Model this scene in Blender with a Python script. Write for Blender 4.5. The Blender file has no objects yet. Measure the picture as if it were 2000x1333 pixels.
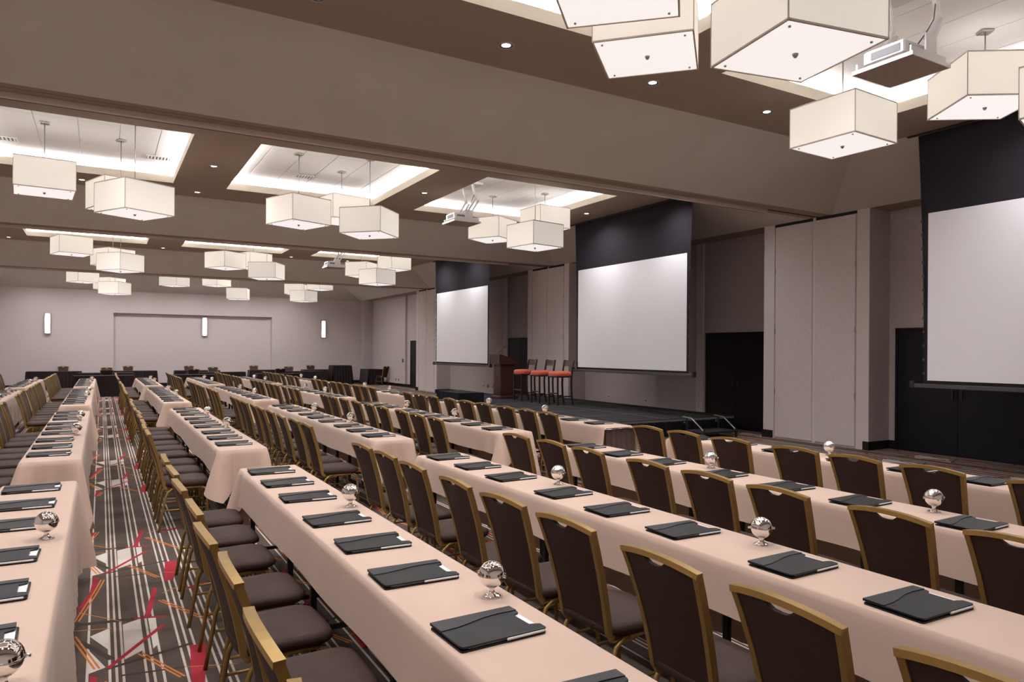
import bpy, math, random
from math import sin, cos, pi, radians, sqrt, atan2, hypot
from mathutils import Matrix, Vector

# ------------------------------------------------------------------ camera, world, exposure
SC = bpy.context.scene
COL = SC.collection
FPX, YAW, V0, ROLL, EYE = 1384.2, 0.52525, 686.48, 0.0063463, 1.72
cd = bpy.data.cameras.new('camera')
cam = bpy.data.objects.new('camera', cd)
COL.objects.link(cam)
cd.sensor_width = 36.0
cd.lens = FPX / 2000 * 36
cd.shift_y = (V0 - 666.5) / 2000
cd.clip_start, cd.clip_end = 0.05, 200
cam.matrix_world = (Matrix.Translation((0, 0, EYE)) @ Matrix.Rotation(-YAW, 4, 'Z')
                    @ Matrix.Rotation(pi / 2, 4, 'X') @ Matrix.Rotation(ROLL, 4, 'Z'))
SC.camera = cam
w = bpy.data.worlds.new('World')
SC.world = w
w.use_nodes = True
w.node_tree.nodes['Background'].inputs[0].default_value = (0.02, 0.02, 0.022, 1)
w.node_tree.nodes['Background'].inputs[1].default_value = 1.0
SC.view_settings.view_transform = 'Standard'
SC.view_settings.look = 'None'
SC.view_settings.exposure = 0.38
SC.view_settings.gamma = 1.0
SC.view_settings.use_curve_mapping = False
SC.cycles.use_denoising = True
SC.cycles.max_bounces = 6
SC.cycles.diffuse_bounces = 4
SC.cycles.adaptive_threshold = 0.03
SC.cycles.glossy_bounces = 3
SC.cycles.sample_clamp_indirect = 6.0
SC.cycles.caustics_reflective = False
SC.cycles.caustics_refractive = False

# strengths of the lamps the hall has
COVE_L, SPOT_W, SHADE_L, DIFF_L, SCONCE_L, DISC_L = 120.0, 148.0, 0.36, 0.60, 16.0, 8.0
rnd = random.Random(7)


def project(P):
    x, y, z = P[0], P[1], P[2] - EYE
    d = x * sin(YAW) + y * cos(YAW)
    if d < 0.15:
        return None
    a = FPX * (x * cos(YAW) - y * sin(YAW)) / d
    b = -FPX * z / d
    return 1000 + a * cos(ROLL) - b * sin(ROLL), V0 + a * sin(ROLL) + b * cos(ROLL)


def in_view(pts, m=60):
    for p in pts:
        q = project(p)
        if q and -m < q[0] < 2000 + m and -m < q[1] < 1333 + m:
            return True
    return False


# ------------------------------------------------------------------ materials
def new_mat(name):
    m = bpy.data.materials.new(name)
    m.use_nodes = True
    nt = m.node_tree
    return m, nt, nt.nodes['Principled BSDF']


def mat(name, col, rough=0.6, metal=0.0, var=0.0, vscale=20.0, bump=0.0, bscale=200.0, spec=0.5, sheen=0.0,
        emit=None, estr=0.0, stretch=None):
    m, nt, b = new_mat(name)
    N, L = nt.nodes, nt.links
    b.inputs['Base Color'].default_value = (*col, 1)
    b.inputs['Roughness'].default_value = rough
    b.inputs['Metallic'].default_value = metal
    b.inputs['Specular IOR Level'].default_value = spec
    if sheen:
        b.inputs['Sheen Weight'].default_value = sheen
    if emit:
        b.inputs['Emission Color'].default_value = (*emit, 1)
        b.inputs['Emission Strength'].default_value = estr
    if var or bump:
        tc = N.new('ShaderNodeTexCoord')
        src = tc.outputs['Object']
        if stretch:
            mp = N.new('ShaderNodeMapping')
            mp.inputs['Scale'].default_value = stretch
            L.new(src, mp.inputs['Vector'])
            src = mp.outputs['Vector']
    if var:
        nz = N.new('ShaderNodeTexNoise')
        nz.inputs['Scale'].default_value = vscale
        nz.inputs['Detail'].default_value = 3
        L.new(src, nz.inputs['Vector'])
        rp = N.new('ShaderNodeMapRange')
        rp.inputs['From Min'].default_value = 0.3
        rp.inputs['From Max'].default_value = 0.7
        rp.inputs['To Min'].default_value = 1 - var
        rp.inputs['To Max'].default_value = 1 + var
        L.new(nz.outputs['Fac'], rp.inputs['Value'])
        mx = N.new('ShaderNodeVectorMath')
        mx.operation = 'SCALE'
        mx.inputs[0].default_value = col
        L.new(rp.outputs['Result'], mx.inputs['Scale'])
        L.new(mx.outputs['Vector'], b.inputs['Base Color'])
    if bump:
        nb = N.new('ShaderNodeTexNoise')
        nb.inputs['Scale'].default_value = bscale
        nb.inputs['Detail'].default_value = 2
        L.new(src, nb.inputs['Vector'])
        bp = N.new('ShaderNodeBump')
        bp.inputs['Strength'].default_value = bump
        bp.inputs['Distance'].default_value = 0.002
        L.new(nb.outputs['Fac'], bp.inputs['Height'])
        L.new(bp.outputs['Normal'], b.inputs['Normal'])
    return m


MT = {}
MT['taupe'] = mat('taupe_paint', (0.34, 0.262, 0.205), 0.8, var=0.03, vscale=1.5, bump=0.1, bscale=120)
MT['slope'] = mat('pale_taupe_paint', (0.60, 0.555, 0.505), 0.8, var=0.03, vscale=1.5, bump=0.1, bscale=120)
MT['track'] = mat('track_metal', (0.66, 0.58, 0.51), 0.55)
MT['dark'] = mat('dark_gap', (0.02, 0.016, 0.014), 0.8)
MT['cream'] = mat('cream_paint', (0.78, 0.72, 0.63), 0.7)
MT['tile'] = mat('ceiling_tile', (0.88, 0.88, 0.89), 0.9, var=0.05, vscale=60, bump=0.3, bscale=90)
MT['white'] = mat('white_metal', (0.72, 0.72, 0.73), 0.45)
MT['vent'] = mat('vent_dark', (0.10, 0.10, 0.11), 0.6)
MT['wallpaper'] = mat('wall_fabric', (0.70, 0.625, 0.62), 0.85, var=0.05, vscale=30, bump=0.25, bscale=60, stretch=(1, 1, 14))
MT['panel'] = mat('panel_fabric', (0.72, 0.645, 0.635), 0.85, var=0.06, vscale=45, bump=0.3, bscale=150, stretch=(1, 1, .6))
MT['wall'] = mat('side_wall_paint', (0.58, 0.515, 0.51), 0.85, var=0.04, vscale=12, bump=0.2, bscale=140)
MT['trimwall'] = mat('wall_trim_paint', (0.74, 0.665, 0.65), 0.7)
MT['base'] = mat('black_baseboard', (0.012, 0.009, 0.008), 0.6, spec=0.25)
MT['door'] = mat('dark_door_wood', (0.009, 0.005, 0.005), 0.55, spec=0.25, var=0.3, vscale=6, stretch=(8, 8, .6))
MT['navydoor'] = mat('navy_door', (0.008, 0.008, 0.013), 0.5, spec=0.25)
MT['mask'] = mat('black_screen_cloth', (0.016, 0.014, 0.019), 0.8, spec=0.2)
MT['screen'] = mat('white_screen_cloth', (0.93, 0.935, 0.985), 0.8)
MT['bar'] = mat('screen_bar', (0.06, 0.055, 0.058), 0.5)
MT['peach'] = mat('peach_linen', (0.645, 0.47, 0.375), 0.85, var=0.03, vscale=3, bump=0.15, bscale=700, sheen=0.15)
MT['brownskirt'] = mat('brown_skirt', (0.075, 0.040, 0.034), 0.8, var=0.1, vscale=30, sheen=0.1)
MT['darkcloth'] = mat('dark_brown_cloth', (0.020, 0.012, 0.013), 0.85, spec=0.2, sheen=0.1)
MT['blackskirt'] = mat('black_skirt', (0.006, 0.006, 0.009), 0.85, spec=0.2)
MT['fabric'] = mat('brown_vinyl', (0.043, 0.0225, 0.0185), 0.6, spec=0.22, var=0.12, vscale=90, bump=0.3, bscale=350)
MT['gold'] = mat('gold_frame', (0.34, 0.215, 0.065), 0.38, metal=0.55, var=0.05, vscale=30)
MT['blackmetal'] = mat('black_metal', (0.012, 0.012, 0.013), 0.5)
MT['leather'] = mat('black_leather', (0.009, 0.010, 0.013), 0.45, spec=0.32, var=0.15, vscale=40, bump=0.2, bscale=500)
MT['leather2'] = mat('grey_leather', (0.026, 0.026, 0.029), 0.42, spec=0.4, bump=0.2, bscale=500)
MT['paper'] = mat('paper', (0.85, 0.85, 0.86), 0.7)
MT['pen'] = mat('pen_white', (0.75, 0.75, 0.76), 0.3)
MT['chrome'] = mat('polished_silver', (0.86, 0.84, 0.82), 0.06, metal=1.0)
MT['steel'] = mat('brushed_steel', (0.45, 0.43, 0.41), 0.35, metal=0.9)
MT['shade'] = mat('cream_shade', (0.70, 0.64, 0.56), 0.85, emit=(1.0, 0.93, 0.85), estr=SHADE_L, bump=0.1, bscale=500)
MT['shadetrim'] = mat('shade_trim', (0.56, 0.50, 0.43), 0.7)
MT['diffuser'] = mat('acrylic_diffuser', (0.75, 0.74, 0.74), 0.5, emit=(1.0, 0.96, 0.94), estr=DIFF_L)
MT['cove'] = mat('cove_led', (0.8, 0.8, 0.8), 0.5, emit=(1.0, 0.965, 0.95), estr=COVE_L)
MT['lamp'] = mat('lamp_disc', (0.9, 0.9, 0.9), 0.5, emit=(1.0, 0.95, 0.90), estr=DISC_L)
MT['sconce'] = mat('sconce_glass', (0.9, 0.9, 0.9), 0.5, emit=(0.93, 0.95, 1.0), estr=SCONCE_L)
MT['wood'] = mat('mahogany', (0.050, 0.017, 0.013), 0.3, var=0.25, vscale=5, stretch=(9, 9, .8))
MT['woodlight'] = mat('mahogany_base', (0.080, 0.035, 0.025), 0.4)
MT['stool'] = mat('dark_stool_wood', (0.030, 0.014, 0.012), 0.35)
MT['red'] = mat('red_upholstery', (0.62, 0.105, 0.06), 0.75, var=0.25, vscale=45, sheen=0.2)
MT['stage'] = mat('stage_carpet', (0.026, 0.025, 0.028), 0.95, spec=0.2, var=0.15, vscale=150)
MT['seam'] = mat('stage_edge', (0.17, 0.165, 0.16), 0.6)
MT['plate'] = mat('outlet_plate', (0.65, 0.62, 0.58), 0.5)


def carpet_material():
    m, nt, b = new_mat('patterned_carpet')
    N, L = nt.nodes, nt.links
    b.inputs['Roughness'].default_value = 0.95
    b.inputs['Specular IOR Level'].default_value = 0.15

    def math(op, a, c=None, d=None):
        n = N.new('ShaderNodeMath')
        n.operation = op
        for i, v in enumerate((a, c, d)):
            if v is None:
                continue
            if isinstance(v, (int, float)):
                n.inputs[i].default_value = v
            else:
                L.new(v, n.inputs[i])
        return n.outputs[0]

    geo = N.new('ShaderNodeNewGeometry')
    sep = N.new('ShaderNodeSeparateXYZ')
    L.new(geo.outputs['Position'], sep.inputs[0])
    X, Y = sep.outputs[0], sep.outputs[1]
    PX, PY, PM = 0.90, 5.60, 1.867
    xw = math('SUBTRACT', math('WRAP', X, -0.17 + PX, -0.17), 0)
    yl = math('WRAP', math('SUBTRACT', Y, 3.95), PY, 0)
    ym = math('WRAP', yl, PM, 0)
    zone = math('LESS_THAN', yl, 2 * PM)
    comb = N.new('ShaderNodeCombineXYZ')
    L.new(xw, comb.inputs[0])
    L.new(ym, comb.inputs[1])
    P = comb.outputs[0]

    def seg(x0, y0, x1, y1, wd, y_off=0.0):
        y0 -= 3.95 + y_off
        y1 -= 3.95 + y_off
        mp = N.new('ShaderNodeMapping')
        mp.vector_type = 'TEXTURE'
        mp.inputs['Location'].default_value = ((x0 + x1) / 2, (y0 + y1) / 2, 0)
        mp.inputs['Rotation'].default_value = (0, 0, atan2(y1 - y0, x1 - x0))
        L.new(P, mp.inputs['Vector'])
        s = N.new('ShaderNodeSeparateXYZ')
        L.new(mp.outputs[0], s.inputs[0])
        a = math('COMPARE', s.outputs[0], 0.0, hypot(x1 - x0, y1 - y0) / 2)
        c = math('COMPARE', s.outputs[1], 0.0, wd / 2)
        return math('MULTIPLY', a, c)

    def poly(pts):
        pts = [(x, y - 3.95) for x, y in pts]
        cx = sum(p[0] for p in pts) / len(pts)
        cy = sum(p[1] for p in pts) / len(pts)
        out = None
        for i in range(len(pts)):
            (ax, ay), (bx, by) = pts[i], pts[(i + 1) % len(pts)]
            nx, ny = -(by - ay), bx - ax
            k = nx * ax + ny * ay
            if nx * cx + ny * cy < k:
                nx, ny, k = -nx, -ny, -k
            v = N.new('ShaderNodeVectorMath')
            v.operation = 'DOT_PRODUCT'
            L.new(P, v.inputs[0])
            v.inputs[1].default_value = (nx, ny, 0)
            t = math('GREATER_THAN', v.outputs['Value'], k)
            out = t if out is None else math('MULTIPLY', out, t)
        return out

    def union(ms):
        o = ms[0]
        for q in ms[1:]:
            o = math('MAXIMUM', o, q)
        return o

    # cream stripes: five groups of three along the hall, the first group of a repeat has one
    xs = [-0.055, 0.049, 0.081, 0.112, 0.218, 0.253, 0.297, 0.405, 0.443, 0.480, 0.559, 0.592, 0.625]
    stripes = union([math('COMPARE', xw, x, 0.0065) for x in xs])
    white = union([poly([(-0.05, 4.915), (0.05, 5.005), (0.047, 4.645)]),
                   poly([(0.125, 5.03), (0.226, 5.09), (0.217, 4.55), (0.122, 4.46)]),
                   poly([(0.268, 5.086), (0.312, 5.094), (0.300, 4.609), (0.268, 4.546)]),
                   poly([(-0.055, 4.703), (0.03, 4.40), (-0.05, 4.354)])])
    dark = union([seg(-0.12, 5.16, 0.20, 5.10, 0.05), seg(-0.10, 4.86, 0.06, 4.50, 0.035), seg(0.03, 4.37, 0.47, 4.52, 0.03),
                  seg(0.1, 4.25, 0.4, 4.2, 0.02)])
    red = union([seg(0.04, 4.38, 0.345, 4.91, 0.028), poly([(0.455, 4.49), (0.54, 4.48), (0.475, 3.96), (0.41, 3.97)]),
                 poly([(0.245, 5.10), (0.335, 5.72), (0.36, 5.69), (0.285, 5.13)]), seg(0.19, 5.11, 0.37, 5.06, 0.03),
                 poly([(-0.135, 5.42), (-0.06, 5.815), (-0.02, 5.815), (-0.115, 5.42)]),
                 poly([(-0.06, 3.95), (-0.04, 4.32), (-0.005, 4.29), (-0.03, 3.95)]), seg(0.50, 5.55, 0.68, 5.66, 0.04)])
    org = []
    for dx in (-0.011, 0.011):
        org += [seg(-0.125 + dx, 5.22, -0.02 + dx, 5.815, 0.011), seg(-0.02 + dx, 3.95, 0.02 + dx, 4.22, 0.011),
                seg(-0.135 + dx, 4.96, -0.01 + dx, 4.40, 0.011), seg(0.20 + dx, 4.51, 0.38 + dx, 4.08, 0.011),
                seg(0.36 + dx, 5.40, 0.60 + dx, 4.85, 0.011)]
    org += [seg(-0.14, 5.06, 0.064, 5.0, 0.01), seg(-0.12, 5.40, 0.124, 5.09, 0.008), seg(0.38, 5.55, 0.55, 5.70, 0.012),
            seg(0.40, 4.2, 0.66, 4.1, 0.008)]
    orange = union(org)

    nz = N.new('ShaderNodeTexNoise')
    nz.inputs['Scale'].default_value = 260
    nz.inputs['Detail'].default_value = 2
    L.new(geo.outputs['Position'], nz.inputs['Vector'])
    nz2 = N.new('ShaderNodeTexNoise')
    nz2.inputs['Scale'].default_value = 5
    L.new(geo.outputs['Position'], nz2.inputs['Vector'])
    fine = math('MULTIPLY', math('ADD', 0.55, math('MULTIPLY', nz.outputs['Fac'], 0.9)),
                math('ADD', 0.8, math('MULTIPLY', nz2.outputs['Fac'], 0.4)))

    def mix(fac, base, col):
        n = N.new('ShaderNodeMix')
        n.data_type = 'RGBA'
        L.new(fac, n.inputs[0])
        if isinstance(base, tuple):
            n.inputs[6].default_value = (*base, 1)
        else:
            L.new(base, n.inputs[6])
        n.inputs[7].default_value = (*col, 1)
        return n.outputs[2]

    c = mix(stripes, (0.095, 0.072, 0.060), (0.62, 0.54, 0.48))
    c = mix(math('MULTIPLY', white, zone), c, (0.66, 0.60, 0.55))
    c = mix(math('MULTIPLY', dark, zone), c, (0.06, 0.047, 0.040))
    c = mix(math('MULTIPLY', red, zone), c, (0.36, 0.030, 0.045))
    c = mix(math('MULTIPLY', orange, zone), c, (0.58, 0.20, 0.05))
    sc = N.new('ShaderNodeVectorMath')
    sc.operation = 'SCALE'
    L.new(c, sc.inputs[0])
    L.new(fine, sc.inputs['Scale'])
    L.new(sc.outputs[0], b.inputs['Base Color'])
    bp = N.new('ShaderNodeBump')
    bp.inputs['Strength'].default_value = 0.4
    bp.inputs['Distance'].default_value = 0.003
    L.new(nz.outputs['Fac'], bp.inputs['Height'])
    L.new(bp.outputs['Normal'], b.inputs['Normal'])
    return m


MT['carpet'] = carpet_material()


# ------------------------------------------------------------------ mesh helpers
class MB:
    def __init__(self):
        self.v, self.f, self.s = [], [], []

    def add(self, vs, fs, smooth=False):
        o = len(self.v)
        self.v += [tuple(p) for p in vs]
        self.f += [tuple(i + o for i in q) for q in fs]
        self.s += [smooth] * len(fs)
        return self

    def box(self, x0, x1, y0, y1, z0, z1):
        return self.add([(x0, y0, z0), (x1, y0, z0), (x1, y1, z0), (x0, y1, z0), (x0, y0, z1), (x1, y0, z1), (x1, y1, z1), (x0, y1, z1)],
                        [(0, 3, 2, 1), (4, 5, 6, 7), (0, 1, 5, 4), (1, 2, 6, 5), (2, 3, 7, 6), (3, 0, 4, 7)])

    def cbox(self, x0, x1, y0, y1, z0, z1, c=0.004):
        """box with chamfered edges"""
        vs, fs = [], []
        rings = [(c, z0), (0, z0 + c), (0, z1 - c), (c, z1)]
        for ins, z in rings:
            a0, a1, b0, b1 = x0 + ins, x1 - ins, y0 + ins, y1 - ins
            k = c * 0.9
            vs += [(a0 + k, b0, z), (a1 - k, b0, z), (a1, b0 + k, z), (a1, b1 - k, z), (a1 - k, b1, z), (a0 + k, b1, z), (a0, b1 - k, z), (a0, b0 + k, z)]
        for r in range(3):
            for i in range(8):
                j = (i + 1) % 8
                fs.append((r * 8 + i, r * 8 + j, r * 8 + 8 + j, r * 8 + 8 + i))
        fs.append(tuple(range(7, -1, -1)))
        fs.append(tuple(range(24, 32)))
        return self.add(vs, fs)

    def prism(self, pts, z0, z1):
        n = len(pts)
        vs = [(x, y, z0) for x, y in pts] + [(x, y, z1) for x, y in pts]
        fs = [tuple(range(n - 1, -1, -1)), tuple(range(n, 2 * n))] + [(i, (i + 1) % n, n + (i + 1) % n, n + i) for i in range(n)]
        return self.add(vs, fs)

    def tube(self, path, r, n=8, rx=None, up=(0, 0, 1), cap=True, smooth=True, phase=0.0):
        """tube along a path; rx gives a second half-width for flat bars"""
        pts = [Vector(p) for p in path]
        vs, fs = [], []
        upv = Vector(up)
        for i, p in enumerate(pts):
            t = (pts[min(i + 1, len(pts) - 1)] - pts[max(i - 1, 0)]).normalized()
            a = t.cross(upv)
            if a.length < 1e-4:
                a = t.cross(Vector((1, 0, 0)))
            a.normalize()
            b = a.cross(t).normalized()
            for k in range(n):
                an = 2 * pi * k / n + phase
                vs.append(p + a * (cos(an) * r) + b * (sin(an) * (rx or r)))
        for i in range(len(pts) - 1):
            for k in range(n):
                j = (k + 1) % n
                fs.append((i * n + k, i * n + j, i * n + n + j, i * n + n + k))
        sm = [smooth] * len(fs)
        self.add(vs, fs, smooth)
        if cap:
            o = len(self.v) - len(vs)
            self.f += [tuple(o + k for k in range(n - 1, -1, -1)), tuple(o + (len(pts) - 1) * n + k for k in range(n))]
            self.s += [False, False]
        return self

    def bar(self, path, a, b, up=(0, 0, 1)):
        """square-section bar of widths a (side) and b (up)"""
        q = sqrt(2)
        return self.tube(path, a / q, 4, b / q, up, smooth=False, phase=pi / 4)

    def lathe(self, prof, c=(0, 0, 0), n=20, smooth=True):
        vs, fs = [], []
        for r, z in prof:
            for k in range(n):
                a = 2 * pi * k / n
                vs.append((c[0] + r * cos(a), c[1] + r * sin(a), c[2] + z))
        for i in range(len(prof) - 1):
            for k in range(n):
                j = (k + 1) % n
                fs.append((i * n + k, i * n + j, i * n + n + j, i * n + n + k))
        return self.add(vs, fs, smooth)

    def grid(self, rows, smooth=True, close=False):
        n = len(rows[0])
        vs = [p for r in rows for p in r]
        fs = []
        for i in range(len(rows) - 1):
            for k in range(n if close else n - 1):
                j = (k + 1) % n
                fs.append((i * n + k, i * n + j, i * n + n + j, i * n + n + k))
        return self.add(vs, fs, smooth)

    def mesh(self, name, m):
        me = bpy.data.meshes.new(name)
        me.from_pydata(self.v, [], self.f)
        me.polygons.foreach_set('use_smooth', self.s)
        if m is not None:
            me.materials.append(MT[m] if isinstance(m, str) else m)
        me.update()
        return me

    def build(self, name, m, parent=None, loc=None):
        return put(name, self.mesh(name, m), parent, loc)


def put(name, me, parent=None, loc=None, rz=0.0):
    o = bpy.data.objects.new(name, me)
    COL.objects.link(o)
    if parent is not None:
        o.parent = parent
    if loc is not None:
        o.location = loc
    if rz:
        o.rotation_euler = (0, 0, rz)
    return o


def tag(o, label, cat, group=None, kind=None):
    if label:
        o['label'] = label
    if cat:
        o['category'] = cat
    if group:
        o['group'] = group
    if kind:
        o['kind'] = kind
    return o


def thing(name, label, cat, loc=(0, 0, 0), rz=0.0, group=None):
    return tag(put(name, None, None, loc, rz), label, cat, group)


def struct(name, mb, m, label=None, parent=None):
    o = mb.build(name, m, parent)
    if parent is None:
        o['kind'] = 'structure'
        if label:
            o['label'] = label
    return o


class Kit:
    """a thing made once as meshes: list of (name, mesh, offset, sub-parts); stamped many times by copying objects"""

    def __init__(self):
        self.parts = []

    def part(self, name, mb, m, sub=None):
        self.parts.append((name, mb.mesh(name, m), [(n2, b2.mesh(n2, m2)) for n2, b2, m2 in (sub or [])]))

    def stamp(self, root):
        for n, me, sub in self.parts:
            o = put(n, me, root)
            for n2, me2 in sub:
                put(n2, me2, o)
        return root


ORD = ['first', 'second', 'third', 'fourth', 'fifth', 'sixth', 'seventh', 'eighth', 'ninth', 'tenth']

# ------------------------------------------------------------------ the hall: main measures (metres)
XL, XR, XREC = -4.33, 11.81, 12.40       # left wall, column faces, recessed wall
ZB, ZF, ZT = 4.31, 4.97, 5.24            # beam bottoms, flat ceiling, tiles in the light wells
PER = 9.37
YBACK = 36.40
BAYS = [(-0.41, 8.48), (8.96, 17.85), (18.33, 27.22), (27.70, YBACK)]
YC = [4.10, 13.50, 22.87, 32.24]
COFX = [(-1.87, 1.20), (2.17, 5.25), (6.22, 9.28)]
COFH = 1.82                               # half length of a light well
FX0, FX1 = -2.95, 10.43                   # flat ceiling

struct('floor', MB().add([(XL - .3, -1.3, 0), (XREC + .3, -1.3, 0), (XREC + .3, YBACK + .3, 0), (XL - .3, YBACK + .3, 0)], [(0, 1, 2, 3)]), 'carpet',
       'dark carpet with cream stripes and red and orange strokes')


def rects_minus(xs, ys, holes):
    out = []
    for i in range(len(xs) - 1):
        for j in range(len(ys) - 1):
            cx, cy = (xs[i] + xs[i + 1]) / 2, (ys[j] + ys[j + 1]) / 2
            if not any(a < cx < b and c < cy < d for a, b, c, d in holes):
                out.append((xs[i], xs[i + 1], ys[j], ys[j + 1]))
    return out


tile_me = None
VENTS = []
for bi, (y0, y1) in enumerate(BAYS):
    yc = YC[bi]
    fy0, fy1 = y0 + 1.36, y1 - 1.36
    cy0, cy1 = yc - COFH, yc + COFH
    holes = [(a, b, cy0, cy1) for a, b in COFX]
    xs = sorted([FX0, FX1] + [q for ab in COFX for q in ab])
    ys = [fy0, cy0, cy1, fy1]
    mb = MB()
    for a, b, c, d in rects_minus(xs, ys, holes):
        mb.add([(a, c, ZF), (a, d, ZF), (b, d, ZF), (b, c, ZF)], [(0, 1, 2, 3)])
    # sloping sides of the tray
    lo = [(XL, y0, ZB), (XR, y0, ZB), (XR, y1, ZB), (XL, y1, ZB)]
    hi = [(FX0, fy0, ZF), (FX1, fy0, ZF), (FX1, fy1, ZF), (FX0, fy1, ZF)]
    sd = MB().add(lo + hi, [(i, (i + 1) % 4, 4 + (i + 1) % 4, 4 + i) for i in range(4)])
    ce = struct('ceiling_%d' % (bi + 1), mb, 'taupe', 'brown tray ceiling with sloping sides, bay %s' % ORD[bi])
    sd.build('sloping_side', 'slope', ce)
    # light wells
    for ci, (a, b) in enumerate(COFX):
        up = MB()
        t = 0.025
        zl = 5.11
        for (p, q) in (((a, cy0), (b, cy0)), ((b, cy0), (b, cy1)), ((b, cy1), (a, cy1)), ((a, cy1), (a, cy0))):
            up.add([(p[0], p[1], ZF), (q[0], q[1], ZF), (q[0], q[1], zl), (p[0], p[1], zl)], [(0, 1, 2, 3)], False)
        s = 0.20
        # ledge behind the lip, outer wall of the cove
        o4 = [(a - s, cy0 - s), (b + s, cy0 - s), (b + s, cy1 + s), (a - s, cy1 + s)]
        i4 = [(a, cy0), (b, cy0), (b, cy1), (a, cy1)]
        for k in range(4):
            j = (k + 1) % 4
            up.add([(*i4[k], zl), (*i4[j], zl), (*o4[j], zl), (*o4[k], zl)], [(0, 1, 2, 3)])
            up.add([(*o4[k], zl), (*o4[j], zl), (*o4[j], ZT + .01), (*o4[k], ZT + .01)], [(0, 1, 2, 3)])
        wl = up.build('light_well', 'cream', ce)
        led = MB()
        e0, e1 = 0.11, 0.15
        for k in range(4):
            j = (k + 1) % 4
            def off(e):
                return [(a - e, cy0 - e), (b + e, cy0 - e), (b + e, cy1 + e), (a - e, cy1 + e)]
            A_, B_ = off(e0), off(e1)
            led.add([(*A_[k], zl + .012), (*A_[j], zl + .012), (*B_[j], zl + .012), (*B_[k], zl + .012)], [(0, 1, 2, 3)])
        led.build('cove_light', 'cove', wl)
        # tiles, six by three with recessed joints
        back = MB().add([(a - s, cy0 - s, ZT + .012), (b + s, cy0 - s, ZT + .012), (b + s, cy1 + s, ZT + .012), (a - s, cy1 + s, ZT + .012)], [(0, 1, 2, 3)])
        back.build('tile_backing', 'white', wl)
        tw, tl = (b - a + 2 * s) / 6, (cy1 - cy0 + 2 * s) / 3
        if tile_me is None:
            tile_me = MB().cbox(-tw / 2 + .006, tw / 2 - .006, -tl / 2 + .006, tl / 2 - .006, 0, .012, .003).mesh('ceiling_tile', 'tile')
        for i in range(6):
            for j in range(3):
                put('ceiling_tile', tile_me, wl, (a - s + tw * (i + .5), cy0 - s + tl * (j + .5), ZT))

# beams between the bays with the tracks of the folding walls
BEAMY = [(8.48, 8.96), (17.85, 18.33), (27.22, 27.70)]
for i, (a, b) in enumerate(BEAMY):
    o = struct('trim_%d' % (i + 1), MB().add([(XL, a, ZB), (XR, a, ZB), (XR, b, ZB), (XL, b, ZB)], [(0, 1, 2, 3)]), 'taupe', 'underside of the taupe ceiling beam')
    MB().box(XL, 10.38, a + .27, a + .335, ZB - .055, ZB - .001).build('track_strip', 'track', o)
    MB().box(XL, 10.38, a + .335, a + .36, ZB - .055, ZB - .001).build('track_slot', 'dark', o)
    MB().box(10.38, XR - .02, a + .27, a + .285, ZB - .012, ZB - .001).build('track_slot', 'dark', o)
    MB().box(XL, 10.38, a + .12, a + .135, ZB - .006, ZB - .001).build('track_slot', 'taupe', o)
# soffit over the recesses of the right wall, wall behind the camera, left wall, back wall
sof = MB()
sof.add([(XR, -1.3, ZB), (XREC, -1.3, ZB), (XREC, YBACK, ZB), (XR, YBACK, ZB)], [(0, 1, 2, 3)])
sof.add([(XL, -1.3, ZB), (XR, -1.3, ZB), (XR, -.41, ZB), (XL, -.41, ZB)], [(0, 1, 2, 3)])
struct('trim_4', sof, 'taupe', 'taupe soffit over the recessed side wall')
struct('wall_right', MB().box(XREC, XREC + .2, -1.3, YBACK, 0, ZB + .1), 'wall', 'grey mauve recessed wall behind the projection screens')
struct('wall_left', MB().box(XL - .2, XL, -1.3, YBACK, 0, ZB + .1), 'wallpaper', 'left wall in grey mauve covering')
struct('wall_near', MB().box(XL - .2, XREC + .2, -1.5, -1.3, 0, ZB + .1), 'wallpaper', 'near wall')
NX0, NX1, NZ = 0.47, 7.32, 3.33
bw = MB()
bw.box(XL - .2, NX0, YBACK, YBACK + .25, 0, ZB + .7)
bw.box(NX1, XREC + .2, YBACK, YBACK + .25, 0, ZB + .7)
bw.box(NX0, NX1, YBACK, YBACK + .25, NZ, ZB + .7)
bw.box(NX0, NX1, YBACK + .17, YBACK + .25, 0, NZ)
struct('wall_back', bw, 'wallpaper', 'grey mauve back wall with a wide shallow niche')
bb = MB()
bb.box(XL, NX0, YBACK - .02, YBACK, 0, .15)
bb.box(NX1, XR, YBACK - .02, YBACK, 0, .15)
bb.box(NX0, NX1, YBACK + .15, YBACK + .17, 0, .15)
struct('baseboard_back', bb, 'base', 'black baseboard of the back wall')

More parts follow.
